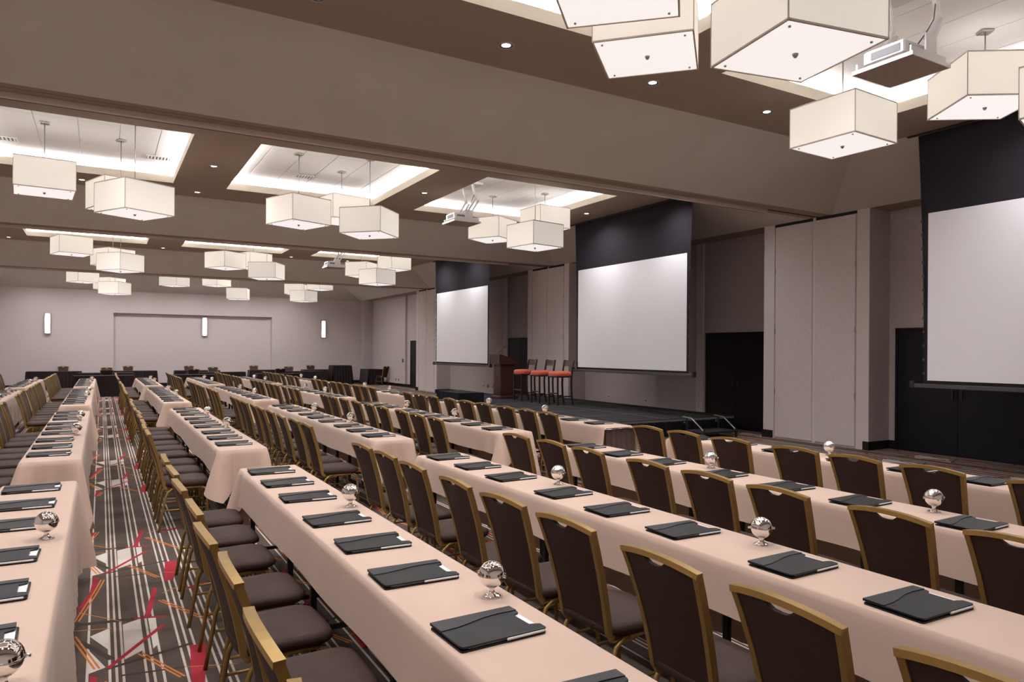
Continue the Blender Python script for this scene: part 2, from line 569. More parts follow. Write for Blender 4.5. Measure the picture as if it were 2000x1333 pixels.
# columns (pockets of the folding walls) on the right wall
COLY = [(7.71, 10.02), (17.06, 19.36), (26.45, 28.62), (35.80, YBACK)]
for i, (a, b) in enumerate(COLY):
    o = struct('wall_column_%d' % (i + 1), MB().box(XR, XREC, a, b, 0, ZB), 'wall', 'grey mauve wall pier holding the %s folding wall pocket' % ORD[i])
    if i < 3:
        m_ = (a + b) / 2
        for p, q in ((a + .27, m_ - .06), (m_ + .01, b - .29)):
            pd = MB().cbox(XR - .022, XR + .01, p, q, .03, ZB - .06, .006).build('pocket_door', 'panel', o)
            for z in (.9, 2.1, 3.3):
                hy = p if p < m_ - .2 and p == a + .27 else q
                MB().tube([(XR - .026, hy, z), (XR - .026, hy, z + .1)], .008, 6).build('hinge', 'steel', pd)
        MB().box(XR - .018, XR, a, a + .24, 0, ZB).build('jamb', 'trimwall', o)
        MB().box(XR - .018, XR, b - .26, b, 0, ZB).build('jamb', 'trimwall', o)
        MB().box(XR - .012, XR, m_ - .055, m_ + .005, 0, ZB).build('centre_strip', 'trimwall', o)
        MB().box(XR - .006, XR, a + .24, b - .26, ZB - .055, ZB - .001).build('top_gap', 'dark', o)
    MB().box(XR - .03, XREC, a - .02, a, 0, .15).build('base_block', 'base', o)
    if i < 3:
        MB().box(XR - .03, XREC, b, b + .02, 0, .15).build('base_block', 'base', o)
        MB().box(XR - .04, XR, b - .24, b + .02, 0, .15).build('base_block', 'base', o)
        MB().box(XR - .04, XR, a - .02, a + .1, 0, .15).build('base_block', 'base', o)
br = MB()
for a, b in ((-1.3, 7.71), (10.02, 17.06), (19.36, 26.45), (28.62, 35.8)):
    br.box(XREC - .02, XREC, a, b, 0, .15)
struct('baseboard_right', br, 'base', 'black baseboard of the recessed side wall')


def door(n, ya, yb, label, two=True, m='door'):
    """leaf edges ya > yb along the right wall"""
    o = struct('door_%d' % n, MB().box(XREC - .012, XREC + .02, yb, ya, 0, 2.18), 'base', label)
    fr = MB()
    fr.box(XREC - .035, XREC, ya - .05, ya, 0, 2.18)
    fr.box(XREC - .035, XREC, yb, yb + .05, 0, 2.18)
    fr.box(XREC - .035, XREC, yb, ya, 2.13, 2.18)
    fr.build('door_frame', 'base', o)
    ym = (ya + yb) / 2
    leaves = ((ym + .004, ya - .055, m), (yb + .055, ym - .004, 'navydoor' if m == 'navydoor' else m)) if two else ((yb + .055, ya - .055, m),)
    for k, (p, q, mm) in enumerate(leaves):
        lf = MB().cbox(XREC - .026, XREC - .008, p, q, .012, 2.125, .003).build('door_leaf', mm, o)
        hy = p + .07 if k == 0 else q - .07
        MB().bar([(XREC - .05, hy, .95), (XREC - .05, hy, 1.15)], .02, .02, (1, 0, 0)).build('door_handle', 'blackmetal', lf)
    return o


door(1, 7.58, 5.42, 'dark double door under the nearest projection screen', True, 'navydoor')
door(2, 12.21, 10.36, 'black double door beside the near end of the stage')
door(3, 21.60, 19.80, 'dark door behind the lectern')
door(4, 30.72, 28.90, 'dark grey door near the far corner')
for i, (a, b) in enumerate(((12.28, 12.50), (21.66, 21.90))):
    struct('trim_%d' % (5 + i), MB().cbox(XREC - .05, XREC, a, b, 0, ZB, .004), 'trimwall', 'narrow pale pilaster strip beside the %s dark door' % ('stage' if i == 0 else 'lectern'))
struct('trim_7', MB().cbox(XREC - .10, XREC, 31.2, 35.8, .15, ZB, .004), 'wall', 'wide pale wall panel in the far corner')


# ------------------------------------------------------------------ lamps
def spot(parent, loc, watts, size=156, blend=1.0):
    l = bpy.data.lights.new('spot', 'SPOT')
    l.energy = watts
    l.color = (1.0, 0.972, 0.975)
    l.spot_size = radians(size)
    l.spot_blend = blend
    l.shadow_soft_size = 0.07
    o = bpy.data.objects.new('lamp_light', l)
    COL.objects.link(o)
    o.parent = parent
    o.location = loc
    return o


dl = Kit()
ring = MB().lathe([(.090, .0), (.088, -.010), (.074, -.012), (.072, -.008)], n=24)
dl.part('trim_ring', ring, 'steel', [('reflector', MB().lathe([(.073, -.009), (.046, -.0025)], n=24), 'vent')])
disc = MB()
disc.lathe([(0.0005, -.003), (.048, -.003)], n=20, smooth=False)
disc.f = [tuple(reversed(q)) for q in disc.f]
dl.part('lamp_disc', disc, 'lamp')
for bi in range(4):
    yc = YC[bi]
    spots = []
    for j, x in enumerate((-2.36, -.34, 1.70, 3.70, 5.73, 7.74)):
        spots.append((x, yc + 2.45, ORD[j], 'beyond'))
    for j, x in enumerate((-2.40, 1.71, 5.74, 9.85)):
        spots.append((x, yc + .04, ORD[j], 'between'))
    for j, x in enumerate((-2.36, -.34, 1.70, 5.73, 9.85)):
        spots.append((x, yc - 2.45, ORD[j], 'before'))
    for x, y, o_, wh in spots:
        r = thing('recessed_downlight', 'round recessed downlight, %s from left, %s the light wells, %s ceiling bay' % (o_, wh, ORD[bi]),
                  'downlight', (x, y, ZF), 0, 'recessed downlights')
        dl.stamp(r)
        spot(r, (0, 0, -.02), SPOT_W)

# square pendants
S_, HP_ = 0.80, 0.466
pen = Kit()


def shade_parts():
    h = S_ / 2
    sh = MB()
    t = .006
    for k in range(4):
        R = Matrix.Rotation(k * pi / 2, 3, 'Z')
        sh2 = MB().box(-h, h, h - t, h, .012, HP_ - .012)
        sh.add([tuple(R @ Vector(p)) for p in sh2.v], sh2.f)
    tr = MB()
    for z0 in (0.0, HP_ - .014):
        for k in range(4):
            R = Matrix.Rotation(k * pi / 2, 3, 'Z')
            b2 = MB().box(-h - .003, h + .003, h - .010, h + .003, z0, z0 + .014)
            tr.add([tuple(R @ Vector(p)) for p in b2.v], b2.f)
    for sx in (-1, 1):
        for sy in (-1, 1):
            tr.box(sx * h - .004, sx * h + .004, sy * h - .004, sy * h + .004, 0, HP_)
    return sh, tr


sh, tr = shade_parts()
pen.part('shade', sh, 'shade', [('shade_trim', tr, 'shadetrim')])
h = S_ / 2
df = MB().box(-h + .012, h - .012, -h + .012, h - .012, .004, .010)
fin = MB().lathe([(.0005, -.026), (.010, -.022), (.020, -.006), (.022, .004)], n=14)
pen.part('diffuser', df, 'diffuser', [('finial', fin, 'steel')] + [
    ('screw', MB().lathe([(.0005, -.008), (.009, -.006), (.009, .004)], (sx * (h - .07), sy * (h - .07), 0), 8), 'steel') for sx in (-1, 1) for sy in (-1, 1)])
PEND = [('left', 'outer', -.78, -.30, 4.14, 4.7), ('left', 'back', .27, .15, 4.06, 20), ('left', 'front', .44, -1.00, 3.81, 29.8),
        ('middle', 'outer', 3.05, -.58, 3.96, 21.4), ('middle', 'front', 4.26, -.90, 3.83, 45.5), ('middle', 'back', 4.08, .27, 4.24, 12),
        ('right', 'front', 7.50, -1.45, 3.79, 9.8), ('right', 'outer', 7.68, .66, 4.24, 30.1), ('right', 'back', 8.53, -.20, 4.43, 2.7)]
PEND1 = [('middle', 'outer', 2.94, -.38, 4.08, 45.8), ('middle', 'front', 4.11, -.86, 3.77, 79.1), ('middle', 'back', 4.00, .54, 4.23, 42.9),
         ('right', 'front', 7.48, -1.21, 3.79, 15), ('right', 'outer', 7.30, 1.01, 4.08, 2.3), ('right', 'back', 8.30, 0.00, 4.40, 56)]
FIX = {(2, 'middle', 'outer'): (3.15, -.58, 4.10), (2, 'left', 'outer'): (-.71, -.30, 4.26), (3, 'left', 'outer'): (-.63, -.30, 4.27),
       (3, 'middle', 'outer'): (2.55, -.55, 4.27), (3, 'middle', 'front'): (5.00, -.45, 3.84), (3, 'middle', 'back'): (4.25, .27, 4.42)}
for bi in range(4):
    for cl, wh, x, dy, zb, yw in (PEND1 if bi == 0 else PEND):
        x, dy, zb = FIX.get((bi, cl, wh), (x, dy, zb))
        r = thing('square_pendant', 'cream square drum pendant, %s lamp of the %s light well, %s ceiling bay' % (wh, cl, ORD[bi]), 'pendant light',
                  (x, YC[bi] + dy, zb), radians(yw + (0 if bi < 2 else 13 * (bi - 1))), 'square pendants in the light wells')
        pen.stamp(r)
        MB().tube([(0, 0, .01), (0, 0, ZT - zb)], .0075, 8).build('rod', 'steel', r)
        MB().cbox(-.065, .065, -.065, .065, ZT - zb - .028, ZT - zb - .001, .006).build('canopy', 'steel', r)

# air vents in the light wells
vk = Kit()
vk.part('vent_backing', MB().box(-.19, .19, -.11, .11, .0, .004), 'vent')
sl = MB()
for i in range(7):
    sl.box(-.18 + i * .055, -.155 + i * .055, -.10, .10, -.006, .0)
vfr = MB()
vfr.box(-.21, .21, -.13, -.11, -.008, .004).box(-.21, .21, .11, .13, -.008, .004).box(-.21, -.19, -.13, .13, -.008, .004).box(.19, .21, -.13, .13, -.008, .004)
vk.part('vent_frame', vfr, 'white')
for i in range(7):
    vk.part('slat', MB().box(-.18 + i * .055, -.152 + i * .055, -.11, .11, -.006, .0), 'white')
for bi in (1, 2):
    for nm, x in (('first', -1.45), ('second', .89), ('third', 3.55)):
        vk.stamp(thing('air_vent', 'small slatted air vent in a light well, %s from left, %s bay' % (nm, ORD[bi]), 'vent', (x, YC[bi] + 1.05, ZT - .005), 0, 'ceiling air vents'))

# projectors on scissor lifts
pk = Kit()
pn = MB().cbox(-.30, .30, -.29, .29, 0, .022, .004)
pk.part('bottom_panel', pn, 'taupe', [('panel_rim', MB().box(-.305, .305, -.295, -.285, .0, .035).box(-.305, .305, .285, .295, .0, .035).box(-.305, -.295, -.285, .285, .0, .035).box(.295, .305, -.285, .285, .0, .035), 'white')])
pb = MB().cbox(-.27, .16, -.20, .20, .06, .19, .015)
pk.part('projector_body', pb, 'white', [('lens', MB().tube([(.15, .08, .125), (.215, .08, .125)], .05, 14), 'blackmetal'),
                                         ('air_grille', MB().box(-.274, -.268, -.16, .12, .09, .16), 'vent'),
                                         ('air_grille', MB().box(-.2, .08, -.204, -.198, .09, .15), 'vent')])
for sy in (-1, 1):
    cg = MB().box(-.28, .27, sy * .26 - .008, sy * .26 + .008, .02, .10).prism([(-.05, sy * .26 - .008), (.12, sy * .26 - .008), (.12, sy * .26 + .008), (-.05, sy * .26 + .008)], .10, .26)
    pk.part('side_bracket', cg, 'white')
    pk.part('lift_arm', MB().bar([(.04, sy * .22, .24), (.20, sy * .22, .50)], .035, .05, (0, 1, 0)), 'white')
    pk.part('lift_arm', MB().bar([(.12, sy * .22, .22), (.28, sy * .22, .48)], .03, .04, (0, 1, 0)), 'white')
    pk.part('lift_arm', MB().bar([(.22, sy * .22, .48), (.14, sy * .22, .80)], .035, .05, (0, 1, 0)), 'white')
pk.part('top_plate', MB().cbox(-.12, .36, -.28, .28, .80, .86, .006), 'white')
pk.part('cable', MB().tube([(.0, -.15, .19), (.02, -.22, .28), (.10, -.25, .42), (.18, -.22, .6), (.16, -.2, .8)], .006, 6), 'blackmetal')
for bi, wd in ((0, 'nearest'), (1, 'second'), (2, 'third')):
    r = thing('ceiling_projector', 'white projector on a folding ceiling lift, %s from the camera' % wd, 'projector', (6.50, YC[bi] - .15, ZT - .865), 0, 'lift projectors')
    pk.stamp(r)

# wall sconces
for k, (x, y, ex) in enumerate(((-2.0, YBACK, 'leftmost, outside the niche'), (4.25, YBACK + .17, 'middle one, inside the niche'), (9.86, YBACK, 'rightmost, outside the niche'))):
    r = thing('wall_sconce', 'tall glowing wall sconce on the back wall, ' + ex, 'wall lamp', (x, y, 2.36), 0, 'back wall sconces')
    MB().cbox(-.05, .05, -.085, -.025, .02, .84, .01).build('glass_bar', 'sconce', r)
    MB().box(-.04, .04, -.025, -.002, .0, .86).build('back_plate', 'white', r)
    for sx in (-.105, .095):
        MB().box(sx, sx + .01, -.10, -.002, -.02, .88).build('side_fin', 'steel', r)
    for z in (-.01, .855):
        MB().box(-.10, .10, -.095, -.002, z, z + .015).build('end_cap', 'steel', r)

# ------------------------------------------------------------------ projection screens
def pscreen(ya, yb, label):
    """ya far edge, yb near edge of the white image area"""
    x = 10.47
    r = thing('projection_screen', label, 'projection screen', (x, (ya + yb) / 2, ZF), 0, 'tab-tensioned projection screens')
    hw = (ya - yb) / 2
    zt, z0, z1 = 0.0, 1.33 - ZF, 3.78 - ZF
    # black surround with edges that bow inward
    n = 14
    rows = []
    for i in range(n + 1):
        t = i / n
        z = zt - .01 + (z0 - .05 - zt) * t
        e = hw + .055 + .10 * (1 - t) ** 2.0
        rows.append([(0.004, -e, z), (0.004, e, z)])
    mk = MB().grid(rows, False)
    rows2 = [[(0.008, q[0][1], q[0][2]), (0.008, q[1][1], q[1][2])] for q in rows]
    mk.grid([list(reversed(q)) for q in rows2], False)
    mk.build('black_border', 'mask', r)
    MB().add([(0, -hw, z0), (0, hw, z0), (0, hw, z1), (0, -hw, z1)], [(0, 1, 2, 3)]).build('image_surface', 'screen', r)
    b = MB().cbox(-.03, .035, -hw - .20, hw + .20, z0 - .11, z0 - .05, .006).build('bottom_bar', 'bar', r)
    for sy in (-1, 1):
        MB().cbox(-.04, .045, sy * (hw + .21) - .03, sy * (hw + .21) + .03, z0 - .12, z0 - .01, .006).build('bar_end', 'blackmetal', b)
    MB().box(-.05, .06, -hw - .3, hw + .3, -.02, .004).build('ceiling_slot', 'dark', r)
    for i in range(12):
        z = z1 + (z0 - z1) * (i + .5) / 12
        t = (zt - .01 - z) / -(z0 - .05 - zt)
        for sy in (-1, 1):
            e = hw + .055 + .10 * (1 - t) ** 2
            MB().box(-.002, .006, sy * e - .012, sy * e + .012, z - .02, z + .02).build('tension_tab', 'bar', r)


pscreen(5.93, 2.07, 'white projection screen at right, cut off by the frame')
pscreen(14.73, 10.87, 'white projection screen above the stage, middle one of three')
pscreen(23.50, 19.60, 'white projection screen farthest away, left of the lectern')


# ------------------------------------------------------------------ stage
SX0, SX1, SY0, SZ = 8.72, 11.85, 10.85, 0.36
stg = thing('stage', 'low black carpeted stage with black pleated skirt', 'stage', (SX0, SY0, 0))
sxs = [0, 1.25, 2.50, SX1 - SX0]
NY, DY = 7, 1.27
SLEN = NY * DY
deck_me = {}
for i in range(3):
    for j in range(NY):
        wd = sxs[i + 1] - sxs[i]
        key = round(wd, 3)
        if key not in deck_me:
            deck_me[key] = MB().cbox(.004, wd - .004, .004, DY - .004, -.05, 0, .003).mesh('deck', 'stage')
        put('deck', deck_me[key], stg, (sxs[i], j * DY, SZ))
for x_ in sxs[1:-1]:
    MB().box(x_ - .008, x_ + .008, .01, SLEN - .01, SZ - .004, SZ + .002).build('seam_strip', 'seam', stg)
for j in range(1, NY):
    MB().box(.01, SX1 - SX0 - .01, j * DY - .006, j * DY + .006, SZ - .004, SZ + .0015).build('seam_strip', 'seam', stg)
MB().box(.002, SX1 - SX0 - .002, .002, SLEN - .002, SZ - .06, SZ - .012).build('edge_frame', 'seam', stg)


def pleats(p, q, z0, z1, amp=.022, pitch=.11, flare=.02, n=None, phase=0.0, rows=3):
    """a pleated hanging skirt from p to q (2-D), returns an MB; the outward side is to the right of p->q"""
    L = hypot(q[0] - p[0], q[1] - p[1])
    tx, ty = (q[0] - p[0]) / L, (q[1] - p[1]) / L
    nx, ny = ty, -tx
    k = n or max(6, int(L / pitch * 6))
    rr = []
    for r_ in range(rows):
        s = r_ / (rows - 1)
        row = []
        for i in range(k + 1):
            d = L * i / k
            o = (amp * (.35 + .65 * s)) * (sin(2 * pi * d / pitch + phase) + .35 * sin(2 * pi * d / (pitch * 2.7))) + flare * s
            row.append((p[0] + tx * d + nx * o, p[1] + ty * d + ny * o, z1 + (z0 - z1) * s))
        rr.append(row)
    return MB().grid(rr, True)


W_ = SX1 - SX0
sk = pleats((0, SLEN), (0, 0), .01, SZ - .05, .012, .09)
s2 = pleats((0, 0), (W_, 0), .01, SZ - .05, .012, .09)
sk.build('front_skirt', 'blackskirt', stg)
s2.build('end_skirt', 'blackskirt', stg)
pleats((W_, SLEN), (0, SLEN), .01, SZ - .05, .012, .09).build('end_skirt', 'blackskirt', stg)

st = thing('stage_steps', 'small black stage step with pale handrails at near end', 'steps', (10.3, SY0 - .03, 0))
MB().cbox(0, .95, -.62, -.10, .10, .14, .005).build('tread', 'stage', st)
for sx in (0.03, .92):
    MB().tube([(sx, -.60, .12), (sx, -.60, .15), (sx, -.25, .385), (sx, .0, .40)], .014, 8).build('handrail', 'steel', st)
    MB().bar([(sx, -.60, 0), (sx, -.60, .18)], .03, .03).build('leg', 'blackmetal', st)
    MB().bar([(sx, -.12, 0), (sx, -.12, .38)], .03, .03).build('leg', 'blackmetal', st)
    MB().lathe([(.0005, -.012), (.014, -.006), (.014, .006), (.0005, .012)], (sx, -.05, .28), 8).build('knob', 'steel', st)

# lectern
lt = thing('lectern', 'dark mahogany lectern with slanted top on the stage', 'lectern', (10.15, 17.95, SZ + .003), radians(0))
MB().cbox(-.31, .31, -.27, .27, 0, .07, .012).build('plinth', 'woodlight', lt)
bd = MB()
bd.cbox(-.24, .24, -.21, .21, .07, .98, .008)
bdo = bd.build('pedestal', 'wood', lt)
for sy in (-1, 1):
    MB().cbox(-.20, .20, sy * .212 - .006, sy * .212 + .006, .14, .92, .004).build('side_panel', 'wood', bdo)
MB().cbox(-.246, -.234, -.17, .17, .14, .92, .004).build('front_panel', 'wood', bdo)
hd = MB()
pr = [(-.34, .98), (.36, .98), (.36, 1.08), (-.28, 1.26), (-.34, 1.26)]
n_ = len(pr)
hd.add([(x, -.31, z) for x, z in pr] + [(x, .31, z) for x, z in pr],
       [tuple(range(n_)), tuple(range(2 * n_ - 1, n_ - 1, -1))] + [(i, n_ + i, n_ + (i + 1) % n_, (i + 1) % n_) for i in range(n_)])
hd.build('reading_desk', 'wood', lt)
mc = MB().tube([(-.25, .06, 1.25), (-.22, .05, 1.34), (-.12, .02, 1.44), (-.02, .0, 1.47)], .007, 6).build('microphone_stem', 'steel', lt)
MB().tube([(-.02, 0, 1.47), (.04, -.005, 1.475)], .013, 8).build('microphone_head', 'blackmetal', mc)

# bar stools on the stage
sk_ = Kit()
seat = MB().cbox(-.24, .24, -.22, .22, .70, .745, .012)
sk_.part('seat_rail', seat, 'stool')
cu = []
for r_, (ins, z) in enumerate(((.0, .735), (-.014, .765), (-.014, .81), (.0, .84), (.06, .855), (.16, .86))):
    a, b = .24 - ins, .22 - ins
    row = []
    for k in range(24):
        an = 2 * pi * k / 24
        cx, sy = cos(an), sin(an)
        q = (abs(cx) ** 4 + abs(sy) ** 4) ** .25
        row.append((a * cx / q, b * sy / q, z))
    cu.append(row)
cm = MB().grid(cu, True, True)
cm.f.append(tuple(len(cm.v) - 24 + k for k in range(24)))
cm.s.append(True)
sk_.part('cushion', cm, 'red')
for sy in (-1, 1):
    sk_.part('leg', MB().bar([(-.20, sy * .185, 0), (-.21, sy * .19, .70)], .035, .035, (0, 1, 0)), 'stool')
    sk_.part('leg', MB().bar([(.28, sy * .185, 0), (.23, sy * .19, .25), (.215, sy * .19, .55), (.225, sy * .19, .72), (.25, sy * .19, .92), (.29, sy * .19, 1.12)], .035, .035, (0, 1, 0)), 'stool')
    sk_.part('side_stretcher', MB().bar([(-.20, sy * .187, .22), (.235, sy * .187, .22)], .022, .03, (0, 0, 1)), 'stool')
sk_.part('footrest', MB().bar([(-.202, -.19, .30), (-.202, .19, .30)], .025, .035, (0, 0, 1)), 'woodlight')
bk = []
for z in (.98, 1.05, 1.12):
    bk.append([(.245 + (z - .9) * .2 + .025 * (1 - (y / .2) ** 2), y, z + (.025 * (y / .2) ** 2 if z > 1.1 else 0)) for y in (-.2, -.12, -.04, .04, .12, .2)])
bkm = MB().grid(bk, True)
bkm.grid([[(p[0] + .022, p[1], p[2]) for p in reversed(r_)] for r_ in bk], True)
sk_.part('top_rail', bkm, 'stool')
for x, y, nm in ((10.10, 16.75, 'left'), (10.06, 15.78, 'middle'), (10.06, 14.93, 'right')):
    sk_.stamp(thing('bar_stool', 'dark wood bar stool with red cushion on stage, %s of three' % nm, 'bar stool', (x, y, SZ + .006), radians(3), 'red bar stools on the stage'))

# black skirted table in front of the stage
av = thing('skirted_table', 'small black skirted table before the far part of the stage', 'table', (7.05, 14.58, 0))
MB().cbox(0, .65, 0, 1.22, .725, .755, .004).build('table_top', 'blackskirt', av)
for p, q in (((0, 1.22), (0, 0)), ((0, 0), (.65, 0)), ((.65, 0), (.65, 1.22)), ((.65, 1.22), (0, 1.22))):
    pleats(p, q, .01, .735, .012, .09, .01).build('skirt', 'blackskirt', av)

# ------------------------------------------------------------------ table rows
ROWS = {'A': -2.00, 'B': -0.60, 'C': 0.97, 'D': 2.51, 'E': 4.04, 'F': 5.58}
RAIL = {'A': -2.62, 'B': -1.22, 'C': 0.40, 'D': 1.87, 'E': 3.38, 'F': 4.95}
RNAME = {'A': 'leftmost row', 'B': 'row left of the carpet aisle', 'C': 'row right of the carpet aisle',
         'D': 'fourth row from left', 'E': 'fifth row from left', 'F': 'row nearest the stage'}
SEGS = {1: (0.59, 6.08), 2: (7.24, 12.76), 3: (14.06, 19.58), 4: (20.84, 26.36)}
SNAME = {1: 'nearest block', 2: 'second block', 3: 'third block', 4: 'farthest block'}
TW, TZ = 0.455, 0.755


def cloth_mesh(L, seed, dropL=.25, dropR=.60, dropE=.33, folds=1.0):
    """cloth over a table top 0..TW by 0..L, z 0 at the top; left side (x=0) short, right side long"""
    rr = random.Random(seed)
    rad = .03
    pts = []  # (x, y, nx, ny, drop, corner weight, arc length)

    def side(p, q, nx, ny, d, step):
        n = max(2, int(hypot(q[0] - p[0], q[1] - p[1]) / step))
        for i in range(n):
            t = i / n
            c = hypot(q[0] - p[0], q[1] - p[1]) * min(t, 1 - t)
            pts.append([p[0] + (q[0] - p[0]) * t, p[1] + (q[1] - p[1]) * t, nx, ny, d, c])

    def corner(cx, cy, a0, d0, d1):
        for i in range(6):
            t = i / 6
            a = a0 + t * pi / 2
            dq = d0 + (d1 - d0) * t
            if min(d0, d1) < .05:
                dq = d0 if t < .5 else d1
            pts.append([cx + rad * cos(a), cy + rad * sin(a), cos(a), sin(a), dq, 0.0])

    side((0, L - rad), (0, rad), -1, 0, dropL, .045)
    corner(rad, rad, pi, dropL, dropE)
    side((rad, 0), (TW - rad, 0), 0, -1, dropE, .045)
    corner(TW - rad, rad, 1.5 * pi, dropE, dropR)
    side((TW, rad), (TW, L - rad), 1, 0, dropR, .06)
    corner(TW - rad, L - rad, 0, dropR, dropE)
    side((TW - rad, L), (rad, L), 0, 1, dropE, .045)
    corner(rad, L - rad, pi / 2, dropE, dropL)
    s = 0
    ph = [rr.uniform(0, 6.28) for _ in range(6)]
    rows = []
    SS = [0, .02, .10, .3, .55, .8, 1.0]
    for j, sv in enumerate(SS):
        row = []
        al = 0
        for i, (x, y, nx, ny, d, c) in enumerate(pts):
            if i:
                al += hypot(x - pts[i - 1][0], y - pts[i - 1][1])
            dcor, c = c, math.exp(-(c / .10) ** 2)
            drop = d + .15 * c * ((1 if d < .5 else .2) if dropE > .05 else (0 if abs(ny) > .5 else .3))
            wave = (.006 * sin(al * 2.3 + ph[0]) + .004 * sin(al * 5.1 + ph[1])) * (1 if nx < -.5 else 2.2)
            if abs(ny) > .5:
                wave += .010 * sin(al * 21 + ph[2]) * folds
            if nx > .5:
                wave += .010 * sin(al * 33 + ph[3]) * folds
            cw = (.10 * math.exp(-(dcor / .05) ** 2) - .035 * math.exp(-((dcor - .12) / .045) ** 2) + .02 * math.exp(-((dcor - .22) / .05) ** 2)) * folds
            if j == 0:
                o, z = -.012, 0.0
            elif j == 1:
                o, z = -.002, -.006
            else:
                o = .004 + sv * (.022 + wave + cw)
                z = -.012 - (drop - .012) * sv + (.008 * sin(al * 3.1 + ph[5]) if sv == 1 else 0)
            row.append((x + nx * o, y + ny * o, z))
        rows.append(row)
    mb = MB()
    mb.grid(rows, True, True)
    n = len(pts)
    mb.f = [tuple(reversed(q)) for q in mb.f]
    mb.f.append(tuple(range(n)))
    mb.s.append(True)
    return mb


def table_kit():
    k = Kit()
    k.part('table_top', MB().cbox(.012, TW - .012, .012, 1.83 - .012, -.035, -.008, .004), 'wood')
    for y in (.28, 1.55):
        for x in (.06, TW - .06):
            k.part('leg', MB().bar([(x, y, -.03), (x, y, -.755)], .032, .032, (0, 1, 0)), 'blackmetal')
        k.part('leg_brace', MB().bar([(.06, y, -.60), (TW - .06, y, -.60)], .02, .025, (0, 0, 1)), 'blackmetal')
    return k


TK = table_kit()


# ---- banquet chair, facing +x
def chair_kit():
    k = Kit()
    # seat cushion
    rows = []
    for ins, z in ((.02, .412), (.0, .425), (-.004, .445), (.004, .462), (.03, .474), (.09, .480)):
        row = []
        for i in range(28):
            an = 2 * pi * i / 28
            cx, sy = cos(an), sin(an)
            q = (abs(cx) ** 6 + abs(sy) ** 6) ** (1 / 6)
            x = .205 * cx / q
            wy = .212 + .012 * (x / .205)
            row.append((.015 + x * (1 - ins / .205), (wy - ins) * sy / q, z))
        rows.append(row)
    s = MB().grid(rows, True, True)
    s.f.append(tuple(len(s.v) - 28 + i for i in range(28)))
    s.s.append(True)
    s.f.append(tuple(27 - i for i in range(28)))
    s.s.append(False)
    k.part('seat', s, 'fabric')

    def post(z):            # centre line of the back: x and half width at height z
        t = (z - .40) / .52
        x = -.165 - .075 * t - .06 * t * t
        hw = .170 + .036 * t ** 1.6
        return x, hw

    # upholstered back with the crescent grip under the crest
    ny, nz = 12, 9
    zlo, zhi = .425, .907
    fr, bk = [], []
    for j in range(nz + 1):
        rf, rb = [], []
        for i in range(ny + 1):
            u = -1 + 2 * i / ny
            t = j / nz
            top = zhi + .022 * (1 - u * u) - .028 * max(0, 1 - (u / .33) ** 2) ** .5
            z = zlo + (top - zlo) * t
            x, hw = post(z)
            hw -= .012
            bulge = .012 * (1 - u ** 4) * sin(pi * min(1, t * 1.05)) ** .6 if 0 < t < 1 else 0
            cv = -.018 * (1 - u * u) * t
            rf.append((x + .010 + bulge + cv, u * hw, z))
            rb.append((x - .010 - .4 * bulge + cv, u * hw, z))
        fr.append(rf)
        bk.append(rb)
    b = MB().grid(fr, True).grid([list(reversed(r)) for r in bk], True)
    b.grid([fr[-1], bk[-1]], False).grid([bk[0], fr[0]], False)
    b.grid([[r[0] for r in bk], [r[0] for r in fr]], False).grid([[r[-1] for r in fr], [r[-1] for r in bk]], False)
    k.part('backrest', b, 'fabric')
    # gold posts and crest
    f = MB()
    for sy in (-1, 1):
        path = [(-.02, sy * .178, .398), (-.11, sy * .176, .392), (-.15, sy * .172, .400)]
        for z in (.43, .50, .60, .72, .84, .915):
            x, hw = post(z)
            path.append((x, sy * hw, z))
        f.bar(path, .024, .030, (1, 0, 0.001))
    cr = []
    for i in range(9):
        u = -1 + i / 4
        x, hw = post(.915)
        cr.append((x - .018 * (1 - u * u), u * (hw + .012), .915 + .024 * (1 - u * u)))
    f.bar(cr, .034, .022, (0, 0, 1))
    k.part('back_frame', f, 'gold')
    # legs: inverted U on each side
    for sy in (-1, 1):
        k.part('leg', MB().tube([(.215, sy * .200, 0), (.200, sy * .190, .34), (.185, sy * .187, .385), (.15, sy * .186, .402)], .0115, 8), 'gold')
        k.part('leg', MB().tube([(-.215, sy * .205, 0), (-.165, sy * .192, .30), (-.140, sy * .188, .365), (-.10, sy * .186, .398), (-.06, sy * .186, .402)], .0115, 8), 'gold')
        k.part('side_rail', MB().tube([(.155, sy * .186, .402), (-.065, sy * .186, .402)], .011, 8), 'gold')
        k.part('stretcher', MB().tube([(.207, sy * .195, .20), (-.182, sy * .197, .20)], .008, 6), 'gold')
    return k


CK = chair_kit()


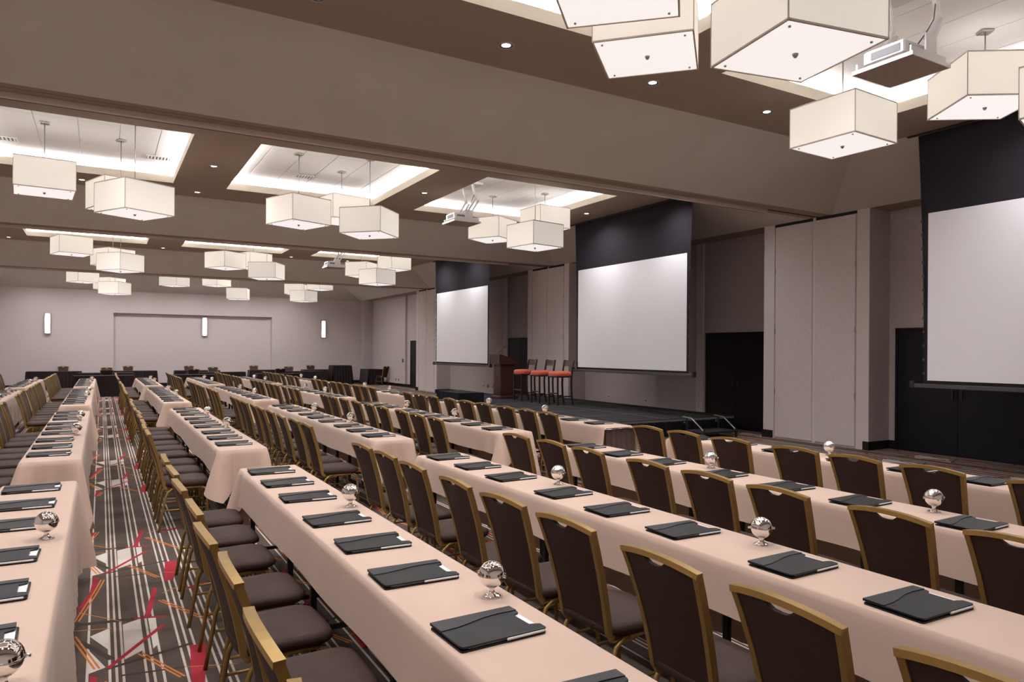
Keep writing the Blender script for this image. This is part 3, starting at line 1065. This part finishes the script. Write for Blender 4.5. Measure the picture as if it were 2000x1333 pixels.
# ---- folder, x away from the sitter
def folder_kit():
    k = Kit()

    def rr(x0, x1, y0, y1, r=.012):
        p = []
        for cx, cy, a0 in ((x1 - r, y1 - r, 0), (x0 + r, y1 - r, pi / 2), (x0 + r, y0 + r, pi), (x1 - r, y0 + r, 1.5 * pi)):
            for i in range(4):
                a = a0 + i * pi / 6
                p.append((cx + r * cos(a), cy + r * sin(a)))
        return p
    k.part('back_cover', MB().prism(rr(0, .33, -.1175, .1175), .0, .006), 'leather')
    k.part('notepad', MB().prism(rr(.03, .322, -.106, .10, .004), .006, .013), 'paper')
    fc = [(.004, -.112), (.012, -.1175), (.318, -.1175), (.33, -.110), (.33, -.075), (.312, -.066), (.294, -.060), (.292, .04), (.318, .050), (.322, .062), (.322, .1175), (0, .1175), (0, -.10)]
    k.part('front_cover', MB().prism(fc, .0135, .0195), 'leather')
    fl = [(0, .1178), (0, .030), (.06, .034), (.12, .048), (.18, .066), (.24, .074), (.30, .072), (.322, .070), (.322, .1178)]
    k.part('pocket_flap', MB().prism(list(reversed(fl)), .0195, .0225), 'leather2')
    k.part('pen', MB().tube([(.17, -.1185, .012), (.185, -.1185, .012), (.30, -.1185, .012), (.318, -.1185, .012)], .0042, 8), 'pen')
    return k


FK = folder_kit()


# ---- silver roll-top ball
def ball_kit():
    k = Kit()
    R, zc = .052, .086
    lo = [(.0005, zc - R)] + [(R * sin(a), zc - R * cos(a)) for a in [pi / 2 * i / 8 for i in range(1, 9)]]
    k.part('bowl', MB().lathe(lo, n=24), 'chrome')
    R2 = .0535
    hi = [(R2 * cos(a), zc + .0005 + R2 * sin(a)) for a in [pi / 2 * i / 8 for i in range(0, 8)]] + [(.0005, zc + R2)]
    rim = MB().lathe([(R2 + .001, zc - .003), (R2 + .003, zc), (R2 + .001, zc + .003)], n=24)
    k.part('roll_top', MB().lathe(hi, n=24), 'chrome', [('rim', rim, 'chrome')])
    for sy in (-1, 1):
        k.part('pivot_knob', MB().tube([(0, sy * .050, zc), (0, sy * .066, zc)], .006, 8), 'chrome')
    k.part('foot', MB().lathe([(.036, 0), (.037, .004), (.030, .008), (.014, .016), (.010, .026), (.016, .040)], n=20), 'chrome')
    return k


BK = ball_kit()
SEG_OFF = (-.57, 0.0, .57)

for rk, xl in ROWS.items():
    for sk2, (ya, yb) in SEGS.items():
        L = yb - ya
        if rk == 'A' and sk2 < 3:
            continue
        where = '%s, %s' % (RNAME[rk], SNAME[sk2])
        if rk == 'F':
            cm = cloth_mesh(L, 100 + sk2, .25, .60, .03, .3)
        else:
            cm = cloth_mesh(L, ord(rk) * 10 + sk2)
        c = cm.build('tablecloth', 'peach', None, (xl, ya, TZ))
        tag(c, 'long peach tablecloth, ' + where, 'tablecloth', 'peach tablecloths')
        for t in range(3):
            pos = ('near', 'middle', 'far')[t]
            r = thing('folding_table', 'folding table under peach cloth, %s one, %s' % (pos, where), 'table', (xl, ya + t * L / 3, TZ), 0, 'folding tables under peach cloths')
            TK.stamp(r)
        if rk == 'F':
            for e, (p, q) in enumerate((((-.01, -.03), (TW + .01, -.03)), ((TW + .01, L + .03), (-.01, L + .03)))):
                s = pleats(p, q, .02 - TZ, -.012, .012, .085, .015).build('table_skirt', 'brownskirt', None, (xl, ya, TZ))
                tag(s, 'brown pleated skirt on the %s end of the table, %s' % (('near', 'far')[e], where), 'table skirt', 'brown table skirts')
        # things for each seat
        n = 0
        for t in range(3):
            for so in SEG_OFF:
                yy = ya + (t + .5) * L / 3 + so
                idx = t * 3 + (0, 1, 2)[SEG_OFF.index(so)]
                nm, end = (ORD[8 - idx], 'far') if sk2 == 1 else (ORD[idx], 'near')
                jx, jy = rnd.uniform(-.012, .012), rnd.uniform(-.015, .015)
                cx = RAIL[rk] + .30 + jx
                if in_view([(RAIL[rk], yy, .93), (RAIL[rk] + .1, yy - .2, .9), (RAIL[rk] + .4, yy + .2, .45), (RAIL[rk] + .1, yy + .2, .93), (RAIL[rk] + .5, yy, .3)]):
                    r = thing('banquet_chair', 'brown gold-framed chair, %s from the %s end, %s' % (nm, end, where), 'chair', (cx, yy + jy, 0), radians(rnd.uniform(-2.5, 2.5)), 'banquet chairs at the long tables')
                    CK.stamp(r)
                fy = yy + .06
                if in_view([(xl, fy, .76), (xl + .35, fy, .76)], 30):
                    r = thing('folder', 'black folder, %s from the %s end, %s' % (nm, end, where), 'folder', (xl + .03 + rnd.uniform(-.008, .008), fy + rnd.uniform(-.01, .01), TZ), radians(rnd.uniform(-3, 3)), 'black folders on the tables')
                    FK.stamp(r)
        for q, yj in enumerate((ya + L / 3, ya + 2 * L / 3)):
            yj += .03 if sk2 == 1 else .15
            if in_view([(xl + .36, yj, .8)], 60):
                r = thing('silver_ball', 'silver ball dish on a foot, %s one, %s' % (('nearer', 'farther')[q], where), 'dish', (xl + TW - .09, yj, TZ), radians(rnd.uniform(0, 180)), 'silver balls on the tables')
                BK.stamp(r)


# ------------------------------------------------------------------ dark tables along the back
def dark_table(x0, x1, y0, y1, z, label, flare=.05, pl=.012):
    r = thing('draped_table', label, 'table', (x0, y0, 0))
    wx, wy = x1 - x0, y1 - y0
    MB().cbox(0, wx, 0, wy, z - .02, z, .004).build('table_top', 'darkcloth', r)
    for p, q in (((0, wy), (0, 0)), ((0, 0), (wx, 0)), ((wx, 0), (wx, wy)), ((wx, wy), (0, wy))):
        pleats(p, q, .01, z - .012, pl, .14, flare).build('drape', 'darkcloth', r)
    return r


for x0, x1, y0, lb in ((-2.67, -.72, 35.0, 'leftmost table in the back line'), (.25, 2.15, 35.0, 'second table in the back line'),
                       (2.86, 4.75, 35.0, 'third table in the back line'), (6.05, 7.95, 35.0, 'fourth table in the back line'),
                       (8.55, 9.75, 35.0, 'shortest table in the back line'),
                       (-.80, 1.15, 32.4, 'leftmost table of the middle line'), (3.45, 5.40, 32.2, 'second table of the middle line'), (7.00, 8.85, 32.4, 'rightmost table of the middle line'),
                       (-.86, 1.03, 29.15, 'front table at the end of the carpet aisle'), (2.20, 4.25, 29.3, 'front table right of the carpet aisle'), (5.40, 7.20, 29.5, 'rightmost front table')):
    dark_table(x0, x1, y0, y0 + .6, .755, 'dark draped table near back wall, ' + lb)
dark_table(10.0, 10.95, 35.0, 35.8, .95, 'tall dark brown pleated table near the right back corner', .09, .02)
dark_table(11.50, 12.25, 34.05, 35.35, .77, 'dark brown draped table alone beside the corner chair', .05)
BCH = [(-1.42, 36.0, -90, 'leftmost at the back line'), (1.05, 36.0, -90, 'second at the back line'), (3.55, 36.0, -90, 'third at the back line'),
       (6.45, 36.0, -90, 'fourth at the back line'), (9.2, 36.0, -90, 'rightmost at the back line'),
       (.20, 33.45, -90, 'behind the left middle table'), (4.25, 33.25, -90, 'behind the second middle table'), (7.55, 33.45, -90, 'behind the right middle table'),
       (.18, 30.6, 90, 'behind the left front table'), (3.15, 30.7, 90, 'behind the second front table'), (6.5, 30.8, 90, 'behind the right front table')]
for x, y, a, lb in BCH:
    CK.stamp(thing('banquet_chair', 'brown gold-framed chair by the dark tables, ' + lb, 'chair', (x, y, 0), radians(a), 'chairs at the dark tables'))
CK.stamp(thing('banquet_chair', 'lone brown chair beside the dark table in the right back corner', 'chair', (12.0, 33.5, 0), radians(118)))

# ------------------------------------------------------------------ small things on the walls
for k, (x, y, z, m, lb, sz) in enumerate(((XREC - .104, 31.45, 1.25, 'blackmetal', 'dark thermostat on the far side wall panel', (.012, .06, .08)),
                                          (XREC - .104, 32.35, .32, 'blackmetal', 'dark outlet low on the far wall panel, left one', (.006, .03, .05)),
                                          (XREC - .104, 32.0, .32, 'blackmetal', 'dark outlet low on the far wall panel, right one', (.006, .03, .05)),
                                          (XREC, 23.5, .42, 'plate', 'outlet plate under the farthest screen, left of three', (.006, .04, .06)),
                                          (XREC, 23.15, .42, 'vent', 'dark outlet under the farthest screen, middle of three', (.006, .06, .05)),
                                          (XREC, 22.75, .42, 'plate', 'outlet plate under the farthest screen, right of three', (.006, .08, .06)),
                                          (XREC, 15.9, .46, 'plate', 'pale outlet plate low on the wall behind the stage, left one', (.006, .05, .04)),
                                          (XREC, 14.35, .44, 'plate', 'pale outlet plate low on the wall behind the stage, right one', (.006, .05, .04)))):
    o = thing('thermostat' if k == 0 else 'wall_outlet', lb, 'thermostat' if k == 0 else 'outlet', (x, y, z))
    MB().cbox(-sz[0] * 2, -.001, -sz[1], sz[1], -sz[2], sz[2], .002).build('plate', m, o)
    MB().box(-sz[0] * 2 - .003, -sz[0] * 2 + .001, -sz[1] * .5, sz[1] * .5, -sz[2] * .5, sz[2] * .5).build('insert', 'steel' if k == 0 else 'vent', o)
